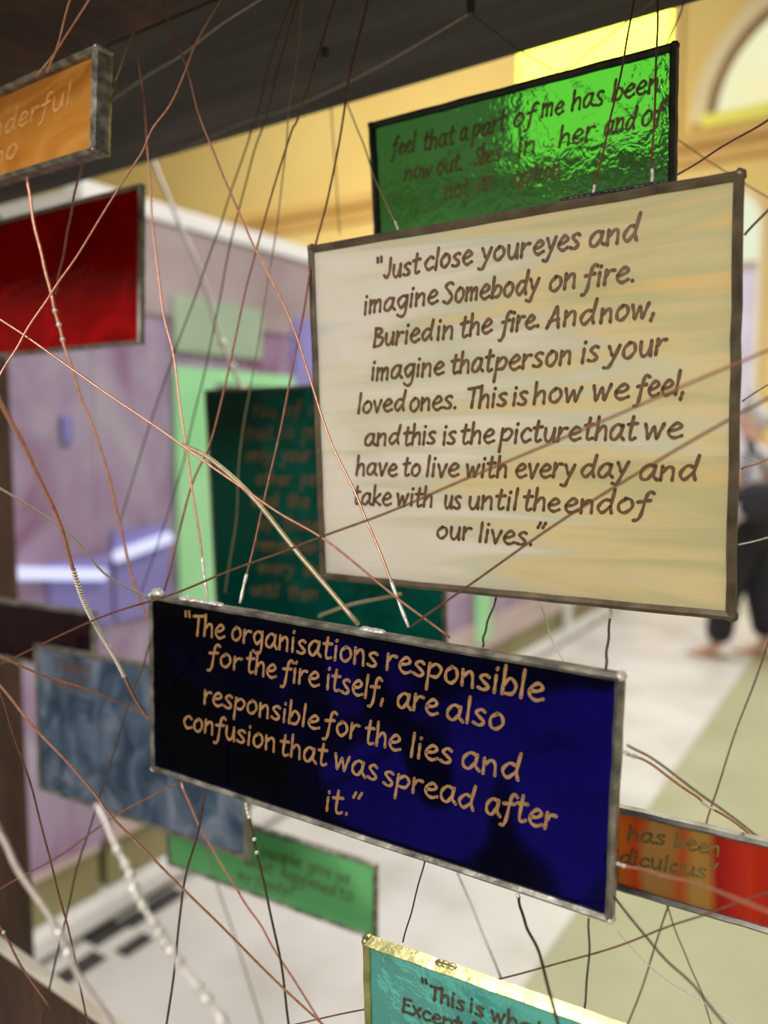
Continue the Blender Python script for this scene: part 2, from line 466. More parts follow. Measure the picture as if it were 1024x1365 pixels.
bs, be = PY(0, 1265, 0.5), PY(140, 1365, 0.5)
tilt2 = math.atan2((be - bs).z, (be - bs).x)
Ms = Matrix.Translation(bs - Vector(fr.location)) @ Matrix.Rotation(-tilt2, 4, 'Y')
sb = box('sill_board', (-0.5, 0.0, -0.5), (0.9, 0.012, -0.003), MT['woodred'], fr, 0.002, Ms)
box('lit_edge', (-0.5, -0.001, -0.004), (0.9, 0.013, 0.0), MT['woodedge'], sb, 0.001, Ms)['label'] = 'pale lit top edge'

# ---------------------------------------------------------------- exhibition booth
BX, BY0, BY1 = -2.0, 1.56, 7.3
bo = empty('display_booth', (BX, BY0, 0))
tag(bo, 'long white framed booth with lilac printed wall and mint green frame', 'booth')


def bbox(name, y0, z0, y1, z1, dx0, dx1, mat, bevel=0.0, parent=None):
    return box(name, (dx0, y0 - BY0, z0), (dx1, y1 - BY0, z1), mat, parent or bo, bevel)


def face_rect(name, px0, py0, px1, py1, mat, dx=0.012, parent=None):
    p, q = PX(px0, py0, BX), PX(px1, py1, BX)
    return bbox(name, min(p.y, q.y), min(p.z, q.z), max(p.y, q.y), max(p.z, q.z), 0.001, dx, mat, 0, parent)


bbox('wall_panel', BY0, 0.25, BY1, 2.14, -0.05, 0.0, MT['lilac'])
box('front_panel', (-1.6, -0.0, 0.25), (-0.05, 0.05, 2.14), MT['lilac'], bo)
bbox('wing_panel', BY0 - 0.45, 0.26, BY0 - 0.001, 1.86, -0.05, -0.001, MT['lilac'])
bbox('top_rail', BY0 - 0.03, 2.145, BY1, 2.20, -0.06, 0.02, MT['white'], 0.006)
box('front_top_rail', (-1.6, -0.03, 2.08), (-0.05, 0.05, 2.18), MT['white'], bo, 0.006)
bbox('header_board', BY0 + 0.02, 1.86, BY1 - 0.1, 2.14, 0.001, 0.009, MT['mauve'])
bbox('plinth', BY0, 0.10, BY1, 0.25, -0.08, -0.01, MT['khaki'])
bbox('blush_board', BY0, 0.25, BY1, 0.42, 0.001, 0.014, MT['blushprint'])
bbox('bench', BY0 - 0.45, 0.10, BY0 - 0.03, 0.235, -0.45, -0.01, MT['khaki'])
bbox('bench_top', BY0 - 0.45, 0.235, BY0 - 0.03, 0.26, -0.45, 0.0, MT['blushprint'])
bbox('foot_rail', BY0 - 0.42, 0.035, BY1 - 0.3, 0.095, -0.03, 0.045, MT['white'], 0.008)
bbox('end_post', BY1 - 1.85, 0.05, BY1 - 1.77, 0.40, 0.014, 0.05, MT['white'], 0.006)
for yy in (0.1, 1.5, 3.0, 4.5):
    bbox('foot', BY0 + yy, 0.0, BY0 + yy + 0.12, 0.04, -0.06, 0.02, MT['black'])
# mint frame printed on the wall: four bars
p, q = PX(228, 488, BX), PX(640, 838, BX)
ya, yb, zt = p.y, PX(652, 800, BX).y, p.z
mf = bmesh.new()
yl = PX(285, 650, BX).y
for (u0, v0, u1, v1) in ((ya, 0.45, yl, zt), (yl, PX(320, 514, BX).z, yb, zt), (PX(632, 800, BX).y, 0.3, yb, zt)):
    add_box(mf, (0.001, u0 - BY0, v0), (0.016, u1 - BY0, v1))
tag(obj('printed_frame', mf, MT['mintprint'], bo), 'mint green printed frame')
face_rect('printed_patch', 226, 392, 345, 480, MT['greyprint'], 0.018)
face_rect('blue_panel', 388, 425, 470, 520, MT['blueprint'], 0.020)
face_rect('blue_panel', 148, 708, 224, 812, MT['blueprint'])
face_rect('blue_panel', 62, 752, 146, 830, MT['blueprint'])
face_rect('blue_dot', 80, 555, 95, 590, MT['blueprint'])
for (x0, y0, x1, y1) in ((155, 742, 226, 716), (24, 764, 138, 766)):
    bm = bmesh.new()
    o = Vector((BX, BY0, 0))
    add_tube(bm, [PX(x0, y0, BX + 0.03) - o, PX((x0 + x1) / 2, (y0 + y1) / 2, BX + 0.03) - o, PX(x1, y1, BX + 0.03) - o], 0.018, 10)
    tag(obj('glow_strip', bm, MT['blue_glow'], bo, True), 'glowing pale blue strip')  # emissive pale blue strip on the booth wall

for (x, y, lx, ly, lab) in ((108, 1292, 0.06, 0.13, 'black floor shadow patch nearest the timber post'), (140, 1246, 0.07, 0.11, 'small black floor shadow patch touching the white foot rail'),
                            (180, 1262, 0.05, 0.10, 'small black floor shadow patch farthest out from the white rail'), (205, 1212, 0.06, 0.22, 'long black floor shadow patch below the mint green panel')):
    p = PG(x, y)  # dark pads standing for shadow spots on the floor by the booth
    tag(box('floor_shadow_patch', (p.x - lx / 2, p.y - ly / 2, 0.004), (p.x + lx / 2, p.y + ly / 2, 0.010), MT['black'], None, 0.002), lab, 'floor shadow patch', 'floor shadow patches beside the booth')

# ---------------------------------------------------------------- handwriting: single-stroke letters
G = {
 'a': (.95, [[(.75,.9),(.4,1),(.08,.6),(.1,.15),(.4,0),(.7,.45),(.78,.95)], [(.78,.95),(.74,.3),(.95,.0)]]),
 'b': (.85, [[(.1,1.75),(.05,0)], [(.06,.4),(.42,.95),(.78,.6),(.58,.08),(.05,.05)]]),
 'c': (.74, [[(.7,.85),(.4,1),(.05,.5),(.3,0),(.72,.15)]]),
 'd': (.92, [[(.7,.85),(.35,.9),(.05,.4),(.3,0),(.72,.45)], [(.88,1.75),(.75,.5),(.85,0)]]),
 'e': (.8, [[(.08,.5),(.5,.55),(.7,.8),(.45,1),(.1,.65),(.1,.2),(.4,0),(.78,.15)]]),
 'f': (.68, [[(.78,1.55),(.55,1.7),(.38,1.2),(.26,0),(.12,-.45),(-.08,-.5)], [(0,.85),(.65,.95)]]),
 'g': (.88, [[(.75,.9),(.4,1),(.08,.6),(.35,.1),(.72,.5)], [(.78,1),(.72,-.3),(.4,-.62),(.1,-.45)]]),
 'h': (.8, [[(.08,1.75),(.05,0)], [(.06,.5),(.4,.95),(.65,.75),(.68,0)]]),
 'i': (.3, [[(.12,.95),(.1,0)], [(.15,1.42),(.17,1.5)]]),
 'k': (.72, [[(.08,1.75),(.05,0)], [(.62,.9),(.1,.4)], [(.1,.4),(.7,0)]]),
 'l': (.28, [[(.15,1.75),(.08,0)]]),
 'm': (1.08, [[(.05,1),(.05,0)], [(.06,.6),(.3,.95),(.45,.8),(.45,0)], [(.46,.6),(.75,.95),(.9,.75),(.92,0)]]),
 'n': (.8, [[(.05,1),(.05,0)], [(.06,.55),(.4,.95),(.62,.75),(.65,0)]]),
 'o': (.84, [[(.4,1),(.08,.65),(.12,.15),(.42,0),(.75,.4),(.65,.9),(.36,1)]]),
 'p': (.86, [[(.1,1),(0,-.7)], [(.08,.7),(.5,1),(.8,.7),(.55,.2),(.08,.2)]]),
 'r': (.62, [[(.08,1),(.05,0)], [(.06,.5),(.3,.9),(.6,.92)]]),
 's': (.7, [[(.6,.9),(.35,1),(.12,.75),(.35,.5),(.6,.25),(.35,0),(.02,.1)]]),
 't': (.62, [[(.3,1.6),(.22,.2),(.4,0),(.58,.1)], [(0,1),(.6,1.08)]]),
 'u': (.82, [[(.08,1),(.1,.3),(.35,0),(.62,.35),(.7,1)], [(.7,1),(.72,0)]]),
 'v': (.7, [[(.02,1),(.3,0)], [(.3,0),(.65,1)]]),
 'w': (1.08, [[(.02,1),(.22,0)], [(.22,0),(.5,.8)], [(.5,.8),(.7,0)], [(.7,0),(1.0,1)]]),
 'x': (.7, [[(0,1),(.65,0)], [(.65,1),(0,0)]]),
 'y': (.76, [[(.05,1),(.32,.3)], [(.7,1),(.38,0),(.15,-.55),(-.12,-.5)]]),
 'J': (.62, [[(.5,1.6),(.47,.4),(.22,0),(0,.18)]]),
 'T': (.82, [[(0,1.5),(.95,1.62)], [(.48,1.55),(.40,0)]]),
 'B': (.85, [[(.12,1.55),(.05,0)], [(.1,1.5),(.6,1.4),(.58,1.05),(.15,.82)], [(.15,.82),(.78,.6),(.6,.1),(.05,0)]]),
 'A': (.88, [[(0,0),(.5,1.6)], [(.5,1.6),(.72,0)], [(.12,.5),(.68,.58)]]),
 'S': (.85, [[(.75,1.4),(.45,1.6),(.12,1.25),(.45,.8),(.75,.4),(.4,0),(.0,.15)]]),
 'E': (.8, [[(.12,1.5),(.05,0)], [(.12,1.5),(.75,1.58)], [(.09,.8),(.6,.86)], [(.05,0),(.75,.06)]]),
 'Y': (.8, [[(.0,1.55),(.35,.8)], [(.75,1.6),(.3,0)]]),
 '.': (.25, [[(.08,.03),(.1,.08)]]),
 ',': (.3, [[(.12,.15),(.02,-.3)]]),
 '\u201c': (.55, [[(-.05,2.0),(0,1.55)], [(.28,2.0),(.33,1.55)]]),
 '\u201d': (.5, [[(.16,1.85),(.02,1.4)], [(.50,1.85),(.36,1.4)]]),
 "'": (.2, [[(.1,1.75),(.04,1.45)]]),
 '?': (.6, [[(0,1.3),(.3,1.6),(.55,1.25),(.25,.8),(.22,.45)], [(.2,.05),(.21,.1)]]),
}


def add_stroke(bm, pts2, w, y):
    """a flat raised brush stroke with round ends in the local xz plane"""
    P = catmull([Vector((p[0], 0, p[1])) for p in pts2], 5)
    L, Rr = [], []
    n = len(P)
    for i, p in enumerate(P):
        t = P[min(i + 1, n - 1)] - P[max(i - 1, 0)]
        if t.length < 1e-9: t = Vector((1, 0, 0))
        t.normalize()
        nn = Vector((-t.z, 0, t.x))
        h = w * 0.5 * (0.92 + 0.16 * math.sin(i * 0.9))
        L.append((p + nn * h)); Rr.append((p - nn * h))
    up = Vector((0, y, 0)); dn = Vector((0, -0.0016, 0))
    rows = [[bm.verts.new(l + up), bm.verts.new(r + up), bm.verts.new(r + dn), bm.verts.new(l + dn)] for l, r in zip(L, Rr)]
    for A, B in zip(rows, rows[1:]):
        for k in range(4):
            bm.faces.new((A[k], A[(k + 1) % 4], B[(k + 1) % 4], B[k]))
    for c in (P[0], P[-1]):
        ring = [c + Vector((math.cos(q), 0, math.sin(q))) * w * 0.5 for q in [2 * math.pi * k / 10 for k in range(10)]]
        a_ = [bm.verts.new(v + up) for v in ring]
        b_ = [bm.verts.new(v + dn) for v in ring]
        bm.faces.new(a_)
        for k in range(10):
            bm.faces.new((a_[k], a_[(k + 1) % 10], b_[(k + 1) % 10], b_[k]))


GAP = 0.16


def write(bm, Minv, text, p0, p1, xh, stroke, slant=0.17):
    """letter a word between two baseline points of the photograph, measured on the glass itself"""
    o = Minv @ EYE
    def loc(x, y):
        r = (Minv.to_3x3() @ ray(x, y))
        t = (-0.0017 - o.y) / r.y
        return o + r * t
    A, B = loc(*p0), loc(*p1)
    A.y = B.y = 0
    u = (B - A)
    tot = sum(G[c][0] + GAP for c in text) - 0.08 - GAP
    sx = u.length / tot
    ux = u.normalized()
    x = 0.0
    for c in text:
        wd, strokes = G[c]
        jy = random.uniform(-.04, .04)
        js = random.uniform(.94, 1.06)
        for s in strokes:
            pts = []
            for (gx, gy) in s:
                gy2 = (gy if gy < 1 else 1 + (gy - 1) * .82) * js + jy
                q = A + ux * ((x + gx) * sx) + Vector((0, 0, 1)) * (gy2 * xh) + Vector((1, 0, 0)) * (gy2 * xh * slant)
                pts.append((q.x + random.uniform(-.02, .02) * xh, q.z + random.uniform(-.02, .02) * xh))
            add_stroke(bm, pts, stroke, -0.0020 - random.uniform(0, 0.00015))
        x += wd + GAP


# ---------------------------------------------------------------- hanging glass panels
PANELS = {
    'cream': ((-0.2361, 0.5182, 1.3851), (1.52, -0.96, -0.21), 0.3089, 0.2583),
    'navy': ((-0.3071, 0.4291, 1.2311), (-0.28, 0.8, 0.49), 0.3658, 0.1415),
    'green': ((-0.2839, 0.6342, 1.6497), (5.49, 0.31, -3.11), 0.2670, 0.1210),
    'red': ((-0.9602, 0.6073, 1.5904), (-2.47, -0.09, -1.75), 0.5513, 0.1649),
    'amber': ((-0.7284, 0.4435, 1.7153), (-2.37, 2.91, -6.8), 0.4270, 0.0763),
    'emerald': ((-0.6568, 0.8671, 1.2226), (2.16, -0.17, -2.45), 0.3969, 0.3370),
    'plum': ((-1.0714, 0.6958, 1.1646), (-2.62, 0.09, 5.92), 0.2937, 0.0899),
    'slate': ((-0.7882, 0.6534, 1.0177), (-2.59, -2.55, -1.54), 0.3934, 0.2011),
    'mint': ((-0.6736, 0.7663, 0.8946), (1.73, 1.18, 3.7), 0.3345, 0.0981),
    'teal': ((-0.185, 0.4148, 1.065), (2.82, -0.01, 3.15), 0.1767, 0.1176),
    'orange': ((-0.0861, 0.5629, 1.1724), (0.13, -2.09, -2.56), 0.1575, 0.0625),
}
MINV = {}


def came(bm, w, h, c, t):
    """lead strip round the pane: a slightly uneven rectangular section, mitred at the corners"""
    x, n = w / 2, 14
    corners = [((-x, 0), (-x + c, c)), ((x, 0), (x - c, c)), ((x, h), (x - c, h - c)), ((-x, h), (-x + c, h - c))]
    loops = []
    for i in range(4):
        (o0, i0), (o1, i1) = corners[i], corners[(i + 1) % 4]
        for k in range(n):
            s = k / n
            j = random.uniform(-1, 1) * c * 0.07 if k else 0
            O = (o0[0] + (o1[0] - o0[0]) * s, o0[1] + (o1[1] - o0[1]) * s)
            I = (i0[0] + (i1[0] - i0[0]) * s, i0[1] + (i1[1] - i0[1]) * s)
            if i % 2 == 0: O, I = (O[0], O[1] + j), (I[0], I[1] + j)
            else: O, I = (O[0] + j, O[1]), (I[0] + j, I[1])
            mx, mz = (O[0] + I[0]) / 2, (O[1] + I[1]) / 2
            b = t * 0.12
            loops.append([bm.verts.new(v) for v in ((O[0], -t / 2 + b, O[1]), (mx, -t / 2 - b, mz), (I[0], -t / 2 + b, I[1]),
                                                    (I[0], t / 2 - b, I[1]), (mx, t / 2 + b, mz), (O[0], t / 2 - b, O[1]))])
    m = len(loops)
    for i in range(m):
        A, B = loops[i], loops[(i + 1) % m]
        for k in range(6):
            bm.faces.new((A[k], A[(k + 1) % 6], B[(k + 1) % 6], B[k]))


def panel(key, label, glass, lead, cw, ct, ink=None, words=(), xh=.009, stroke=.0024, slant=.17, joints=True, ink_label=None, jmat=None):
    loc, rot, w, h = PANELS[key]
    e = empty('glass_panel', loc, tuple(R(v) for v in rot))
    tag(e, label, 'glass panel', 'leaded glass panels hung on copper wires')
    M = Matrix.Translation(loc) @ Euler([R(v) for v in rot]).to_matrix().to_4x4()
    MINV[key] = M.inverted()
    bm = bmesh.new()
    add_box(bm, (-w / 2 + cw * .5, -0.0015, cw * .5), (w / 2 - cw * .5, 0.0015, h - cw * .5))
    obj('pane', bm, MT[glass], e)
    bm = bmesh.new()
    came(bm, w, h, cw, ct)
    ld = obj('lead_came', bm, MT[lead], e)
    if joints:
        for sx in (-1, 1):
            for z in (cw * .4, h - cw * .4):
                bm = bmesh.new()
                add_blob(bm, (sx * (w / 2 - cw * .4), 0, z), cw * .72, (1, ct / cw * .85, 1), cw * .06)
                obj('solder_joint', bm, MT[jmat or lead], ld, True)
    if words:
        bm = bmesh.new()
        for wd in words:
            write(bm, MINV[key], wd[0], wd[1], wd[2], wd[3] if len(wd) > 3 else xh, stroke, slant)
        tx = obj('lettering', bm, MT[ink], e)
        if ink_label: tx['label'] = ink_label
    return e


LQ, RQ = '\u201c', '\u201d'
cream_words = [
 (LQ + 'Just', (502, 373), (558, 364)), ('close', (566, 361), (628, 351)), ('your', (641, 349), (704, 341)), ('eyes', (711, 339), (771, 331)), ('and', (785, 330), (848, 319)),
 ('imagine', (485, 419), (582, 404)), ('Somebody', (591, 405), (716, 390)), ('on', (732, 388), (766, 383)), ('fire.', (778, 384), (845, 374)),
 ('Buried', (498, 463), (575, 453)), ('in', (582, 453), (603, 451)), ('the', (613, 450), (654, 443)), ('fire.', (668, 444), (718, 436)), ('And', (729, 438), (791, 430)), ('now,', (800, 430), (873, 421)),
 ('imagine', (495, 507), (590, 499)), ('that', (601, 498), (655, 494)), ('person', (660, 496), (760, 484)), ('is', (774, 484), (796, 481)), ('your', (809, 480), (885, 472)),
 ('loved', (477, 551), (538, 547)), ('ones.', (546, 548), (608, 544)), ('This', (622, 544), (674, 541)), ('is', (683, 540), (701, 539)), ('how', (711, 538), (774, 534)), ('we', (789, 534), (836, 531)), ('feel,', (848, 531), (912, 525)),
 ('and', (486, 594), (531, 592)), ('this', (538, 593), (579, 591)), ('is', (590, 592), (606, 591)), ('the', (614, 592), (657, 590)), ('picture', (667, 590), (772, 587)), ('that', (778, 586), (846, 585)), ('we', (858, 585), (907, 584)),
 ('have', (475, 633), (528, 634)), ('to', (537, 634), (559, 634)), ('live', (568, 635), (610, 635)), ('with', (621, 635), (674, 636)), ('every', (687, 636), (764, 637)), ('day', (774, 636), (835, 635)), ('and', (852, 639), (926, 640)),
 ('take', (471, 672), (520, 673)), ('with', (529, 673), (575, 676)), ('us', (592, 677), (613, 678)), ('until', (624, 678), (688, 679)), ('the', (697, 680), (744, 682)), ('end', (752, 683), (815, 684)), ('of', (822, 684), (864, 684)),
 ('our', (582, 717), (626, 720)), ('lives.' + RQ, (638, 722), (722, 728))]
panel('cream', 'large cream opal glass panel with brown handwriting that begins Just close your eyes', 'g_cream', 'lead_brown', 0.0052, 0.0075,
      'ink_brown', cream_words, .0088, .0022, .14, ink_label='brown handwriting')

navy_words = [
 (LQ + 'The', (247, 845), (298, 851)), ('organisations', (309, 853), (502, 890)), ('responsible', (515, 892), (722, 935)),
 ('for', (279, 885), (321, 893)), ('the', (329, 895), (367, 904)), ('fire', (377, 906), (424, 916)), ('itself,', (435, 918), (512, 935)), ('are', (529, 941), (582, 953)), ('also', (595, 957), (670, 973)),
 ('responsible', (272, 937), (424, 972)), ('for', (433, 976), (477, 985)), ('the', (487, 990), (532, 1001)), ('lies', (547, 1007), (601, 1018)), ('and', (615, 1023), (690, 1040)),
 ('confusion', (245, 969), (366, 1002)), ('that', (374, 1005), (434, 1020)), ('was', (446, 1023), (502, 1040)), ('spread', (511, 1045), (630, 1079)), ('after', (647, 1083), (738, 1106)),
 ('it.' + RQ, (434, 1080), (478, 1089))]
panel('navy', 'dark cobalt blue panel with gold handwriting that begins The organisations responsible', 'g_navy', 'lead', 0.0042, 0.0075,
      'ink_gold', navy_words, .0098, .0021, .08, ink_label='gold handwriting', jmat='solder')

green_words = [
 ('feel', (523, 207), (552, 202)), ('that', (564, 201), (604, 192)), ('a', (613, 188), (622, 186)), ('part', (630, 184), (672, 174)), ('of', (684, 170), (712, 163)), ('me', (722, 157), (750, 151)), ('has', (762, 148), (803, 139)), ('been', (816, 135), (876, 121)),
 ('now', (540, 241), (574, 235)), ('out.', (582, 233), (616, 226)), ("She's", (633, 221), (666, 214)), ('in', (690, 209), (712, 204)), ('her', (745, 197), (790, 186)), ('and', (805, 181), (845, 171)), ('of', (855, 168), (882, 162)),
 ('not', (593, 266), (623, 260)), ('an', (636, 256), (655, 251)), ('option', (684, 249), (745, 234))]
panel('green', 'bright green rippled glass panel with black lead behind top of the cream panel', 'g_green', 'lead_black', 0.0046, 0.009,
      'ink_green', green_words, .0090, .0022, .17, ink_label='dark faded handwriting')

panel('red', 'ruby red glass panel at left edge below the amber panel', 'g_red', 'lead_grey', 0.0045, 0.008, joints=False)
panel('amber', 'amber orange opal panel at upper left with bright silver edge', 'g_amber', 'lead', 0.0045, 0.014, 'ink_amber',
      [('wonderful', (-42, 200), (92, 140)), ('who', (-30, 232), (22, 208))], .010, .0020, .17, jmat='lead')

em = ['You of remember', 'that is profit of', 'only your loved', 'other people', 'and the lives', 'of those who', 'remember us', 'every day', 'until then']
ew = []
for i, (ln, (x0, y0)) in enumerate(zip(em, [(336, 556), (326, 585), (328, 614), (342, 645), (336, 674), (345, 704), (340, 733), (345, 762), (335, 792)])):
    x = x0
    for wrd in ln.split():
        wpx = sum(G[c][0] for c in wrd) * 12.5
        ew.append((wrd, (x, y0 + (x - x0) * .06 * (i - 2) * .25), (x + wpx, y0 + (x + wpx - x0) * .06 * (i - 2) * .25)))
        x += wpx + 14
panel('emerald', 'dark emerald green glass panel behind left side of the cream panel', 'g_emerald', 'lead_brown', 0.004, 0.007, 'ink_rust', ew, .0115, .0026, .12, joints=False)
panel('plum', 'dark plum glass panel at left beside the timber post', 'g_plum', 'lead', 0.006, 0.008, joints=False)
panel('slate', 'wispy slate blue glass panel behind left end of the navy panel', 'g_slate', 'lead_grey', 0.0055, 0.009, 'ink_rust',
      [('Today', (72, 893), (120, 900)), ('when', (70, 915), (112, 921))], .012, .003, .12, joints=False)
panel('mint', 'mint green glass panel below the navy panel with blurred dark writing', 'g_mint', 'lead', 0.0045, 0.008, 'ink_mint',
      [('people', (349, 1142), (400, 1156)), ('give', (410, 1160), (440, 1170)), ('us', (448, 1172), (466, 1178)),
       ('what', (325, 1153), (362, 1166)), ('happened', (376, 1170), (446, 1194)), ('to', (452, 1196), (470, 1202)),
       ('my', (318, 1172), (334, 1178)), ('family?' + RQ, (340, 1180), (396, 1198))], .0100, .0024, .12, joints=False)
panel('teal', 'turquoise glass panel at bottom edge with writing that begins This is', 'g_teal', 'lead_lemon_lit', 0.0046, 0.008, 'ink_teal',
      [(LQ + 'This', (563, 1327), (618, 1347)), ('is', (626, 1349), (644, 1356)), ('what', (655, 1360), (722, 1384)),
       ('Except', (537, 1348), (614, 1376)), ('for', (624, 1380), (656, 1391))], .0062, .0018, .05)
panel('orange', 'streaky red and orange glass panel at right edge behind the navy panel', 'g_orange', 'lead_grey', 0.0045, 0.008, 'ink_olive',
      [('has', (837, 1119), (885, 1126)), ('been', (899, 1129), (958, 1141)), ('ridiculous' + RQ, (806, 1146), (952, 1173))], .0068, .0018, .12, joints=False)

# ---------------------------------------------------------------- wires
GW = 'copper wires holding the glass panels'


def depth_on(key, x, y):
    Mi = MINV[key]
    o = Mi @ EYE
    r = Mi.to_3x3() @ ray(x, y)
    return (-o.y) / r.y


def under(x, y):
    return (1.857 - EYE.z) / ray(x, y).z


def wire(pts, z0, z1, r, mat, label, beads=(), tips=(), twist=None, kink=1.0):
    """a wire through photograph points; its distance runs from z0 to z1 metres along its length (straight in space)"""
    L = [0.0]
    for a_, b_ in zip(pts, pts[1:]): L.append(L[-1] + math.hypot(b_[0] - a_[0], b_[1] - a_[1]))
    def Zat(s): return 1.0 / (1 / z0 + (1 / z1 - 1 / z0) * s)
    P = [PZ(x, y, Zat(l / L[-1])) for (x, y), l in zip(pts, L)]
    r *= 0.88
    # carry wires that leave the picture on to the beam above, or well past the edge
    n0, off = (len(P) - 1) * (6 if len(P) > 2 else 12), 0
    for end in (0, -1):
        x, y = pts[end]
        a_, b_ = (P[1], P[0]) if end == 0 else (P[-2], P[-1])
        d_ = (b_ - a_).normalized()
        if y < 0 and d_.z > .2 and b_.z < 1.855 and b_.y < .8:
            q_ = b_ + d_ * ((1.857 - b_.z) / d_.z)
        elif x < 0 or x > 1024 or y > 1365:
            q_ = b_ + d_ * .09
        else:
            continue
        if end == 0:
            P.insert(0, q_)
            off = 6
        else: P.append(q_)
    base = P[-1].copy()
    c = catmull(P, 6)
    ph = random.uniform(0, 6)
    for i, v in enumerate(c[1:-1], 1):
        v += (_rt * math.sin(i * .9 + ph) + _up * math.sin(i * .7 + ph * 2)) * 0.0003 * kink
    c = [v - base for v in c]
    bm = bmesh.new()
    add_tube(bm, c, r, 7)
    o = obj('copper_wire', bm, MT[mat], None, True)
    o.location = base
    tag(o, label, 'wire', GW)
    n = len(c) - 1
    for s in beads:
        bm = bmesh.new()
        add_blob(bm, c[min(n, off + int(s * n0))], r * (2.0 if mat == 'tin' else 1.7), (1, 1, 1.1))
        obj('solder_glint_bead', bm, MT['solder'], o, True)  # beads stand for solder drops and for bright glints along wires
    for s in tips:
        k = max(2, int(n * .06) + 2)
        k = 4
        seg = c[:k] if s == 0 else c[-k:]
        bm = bmesh.new()
        add_tube(bm, catmull(seg, 4), r * 1.45, 8, lambda t: .95 + .15 * math.sin(t * 11))
        obj('solder_tip', bm, MT['solder'], o, True)
    if twist:
        i0, i1 = off + int(twist[0] * n0), off + int(twist[1] * n0)
        ln = sum((c[i + 1] - c[i]).length for i in range(i0, i1))
        turns = ln / (r * 1.7)
        seg = catmull(c[i0:i1 + 1], max(6, int(turns * 10 / (i1 - i0))))
        out = []
        for i, v in enumerate(seg):
            q = 2 * math.pi * turns * i / len(seg)
            out.append(v + (_rt * math.cos(q) + _fw * math.sin(q)) * r * 1.0)
        bm = bmesh.new()
        add_tube(bm, out, r * .62, 6)
        tw = obj('twisted_end', bm, MT['tin'] if twist[2:] else MT[mat], o, True)
    return o


dn = lambda x, y: depth_on('navy', x, y)
dc = lambda x, y: depth_on('cream', x, y)
T = -18
wire([(167, T), (170, 0), (187, 95), (197, 200), (203, 290), (215, 400), (232, 480), (247, 590), (262, 690), (277, 797)], under(167, T), dn(277, 797), .0009, 'copper',
     'bright copper wire falling steeply from the beam to the left part of the navy top', tips=(1,))
wire([(205, T), (212, 0), (245, 80), (268, 160), (300, 240), (335, 320), (393, 440), (430, 560), (470, 650), (500, 720), (545, 836)], under(205, T), dn(545, 836), .00095, 'copper',
     'long copper wire slanting down right over the cream panel corner to the navy top', tips=(1,))
wire([(302, T), (293, 0), (258, 65), (235, 125), (205, 170), (185, 210), (160, 248), (100, 345), (65, 395), (30, 450), (5, 492), (-30, 550)], .60, .53, .0008, 'copper',
     'copper wire slanting down left from the beam right across the red panel')
wire([(452, T), (447, 0), (400, 150), (385, 185), (345, 320), (320, 420), (287, 570), (255, 650), (219, 788)], under(452, T), dn(219, 788), .0009, 'brown',
     'brown copper wire from the beam to the top left corner of the navy panel')
wire([(493, T), (490, 0), (465, 110), (445, 230), (420, 330), (400, 440), (372, 580), (340, 720), (320, 804)], under(493, T), dn(320, 804), .00095, 'brown',
     'brown copper wire passing the left edge of the cream panel with white soldered foot', tips=(1,))
wire([(-20, 410), (0, 425), (65, 470), (150, 530), (245, 595), (350, 670), (430, 718), (540, 805), (600, 850)], .55, dn(600, 850) + .012, .0009, 'copper',
     'bright copper wire running down right from the red panel to behind the navy top edge')
wire([(-20, 893), (0, 885), (130, 825), (235, 790), (330, 752), (430, 716), (560, 665), (700, 605), (900, 520), (1040, 459)], .60, .36, .0008, 'brown',
     'brown wire crossing the whole picture, upper of two across the cream words')
wire([(1045, 517), (1024, 531), (880, 612), (700, 727), (547, 836)], .36, dn(547, 836), .0008, 'brown',
     'brown wire from right edge to the navy top, lower of two across the cream words')
wire([(-15, 505), (0, 535), (40, 610), (80, 700), (115, 810), (150, 870), (180, 930), (198, 957)], .42, dn(198, 957) - .004, .0014, 'copper',
     'thick blurred pink copper wire with wound lower half ending at navy left edge', twist=(.52, .80, 1))
wire([(-20, 866), (0, 875), (70, 905), (140, 927), (196, 955)], .52, dn(196, 955) - .002, .0009, 'copper',
     'copper wire sloping gently across the slate blue panel to the navy left edge')
wire([(-20, 890), (0, 915), (60, 985), (120, 1050), (150, 1090), (230, 1170), (330, 1270), (450, 1385)], .50, .55, .0009, 'copper',
     'copper wire running diagonally from the timber post to below the mint panel')
wire([(-20, 1196), (0, 1185), (80, 1140), (150, 1090), (200, 1062), (241, 1043)], .62, dn(241, 1043), .0008, 'brown',
     'brown wire rising right from the left edge to the lower edge of the navy panel')
wire([(241, 1043), (265, 1100), (285, 1135), (315, 1185), (345, 1230), (375, 1280), (440, 1382)], dn(241, 1043), .60, .0009, 'copper',
     'copper wire falling right from the navy lower edge in front of the mint panel')
wire([(274, 1054), (265, 1105), (245, 1180), (235, 1270), (220, 1385)], dn(274, 1054), .60, .001, 'dark',
     'dark wire dropping from the navy lower edge left of the mint writing')
wire([(328, 1072), (337, 1110), (350, 1170), (372, 1270), (388, 1385)], dn(328, 1072), .58, .001, 'dark',
     'dark wire with speckled solder dropping past the slate panel right corner', beads=(.02, .08, .16, .3, .38), tips=(0,))
wire([(208, 830), (190, 890), (178, 918), (160, 975), (130, 1072), (105, 1150), (85, 1235), (55, 1365), (50, 1385)], .70, .64, .0009, 'dark',
     'dark wire dropping leftward in front of the slate panel to the sill board')
wire([(-10, 890), (0, 920), (15, 970), (45, 1060), (70, 1160), (90, 1235), (122, 1385)], .55, .60, .0008, 'brown',
     'thin brown wire falling steeply along the timber post at lower left')
wire([(128, 1072), (163, 1142), (185, 1195), (230, 1270), (295, 1358), (310, 1380)], .34, .31, .0012, 'tin',
     'thick blurred silver wire studded with beads for glints at lower left',
     beads=(.19, .26, .32, .37, .42, .46, .5, .54, .58, .62, .66, .7, .75, .8, .85, .92))
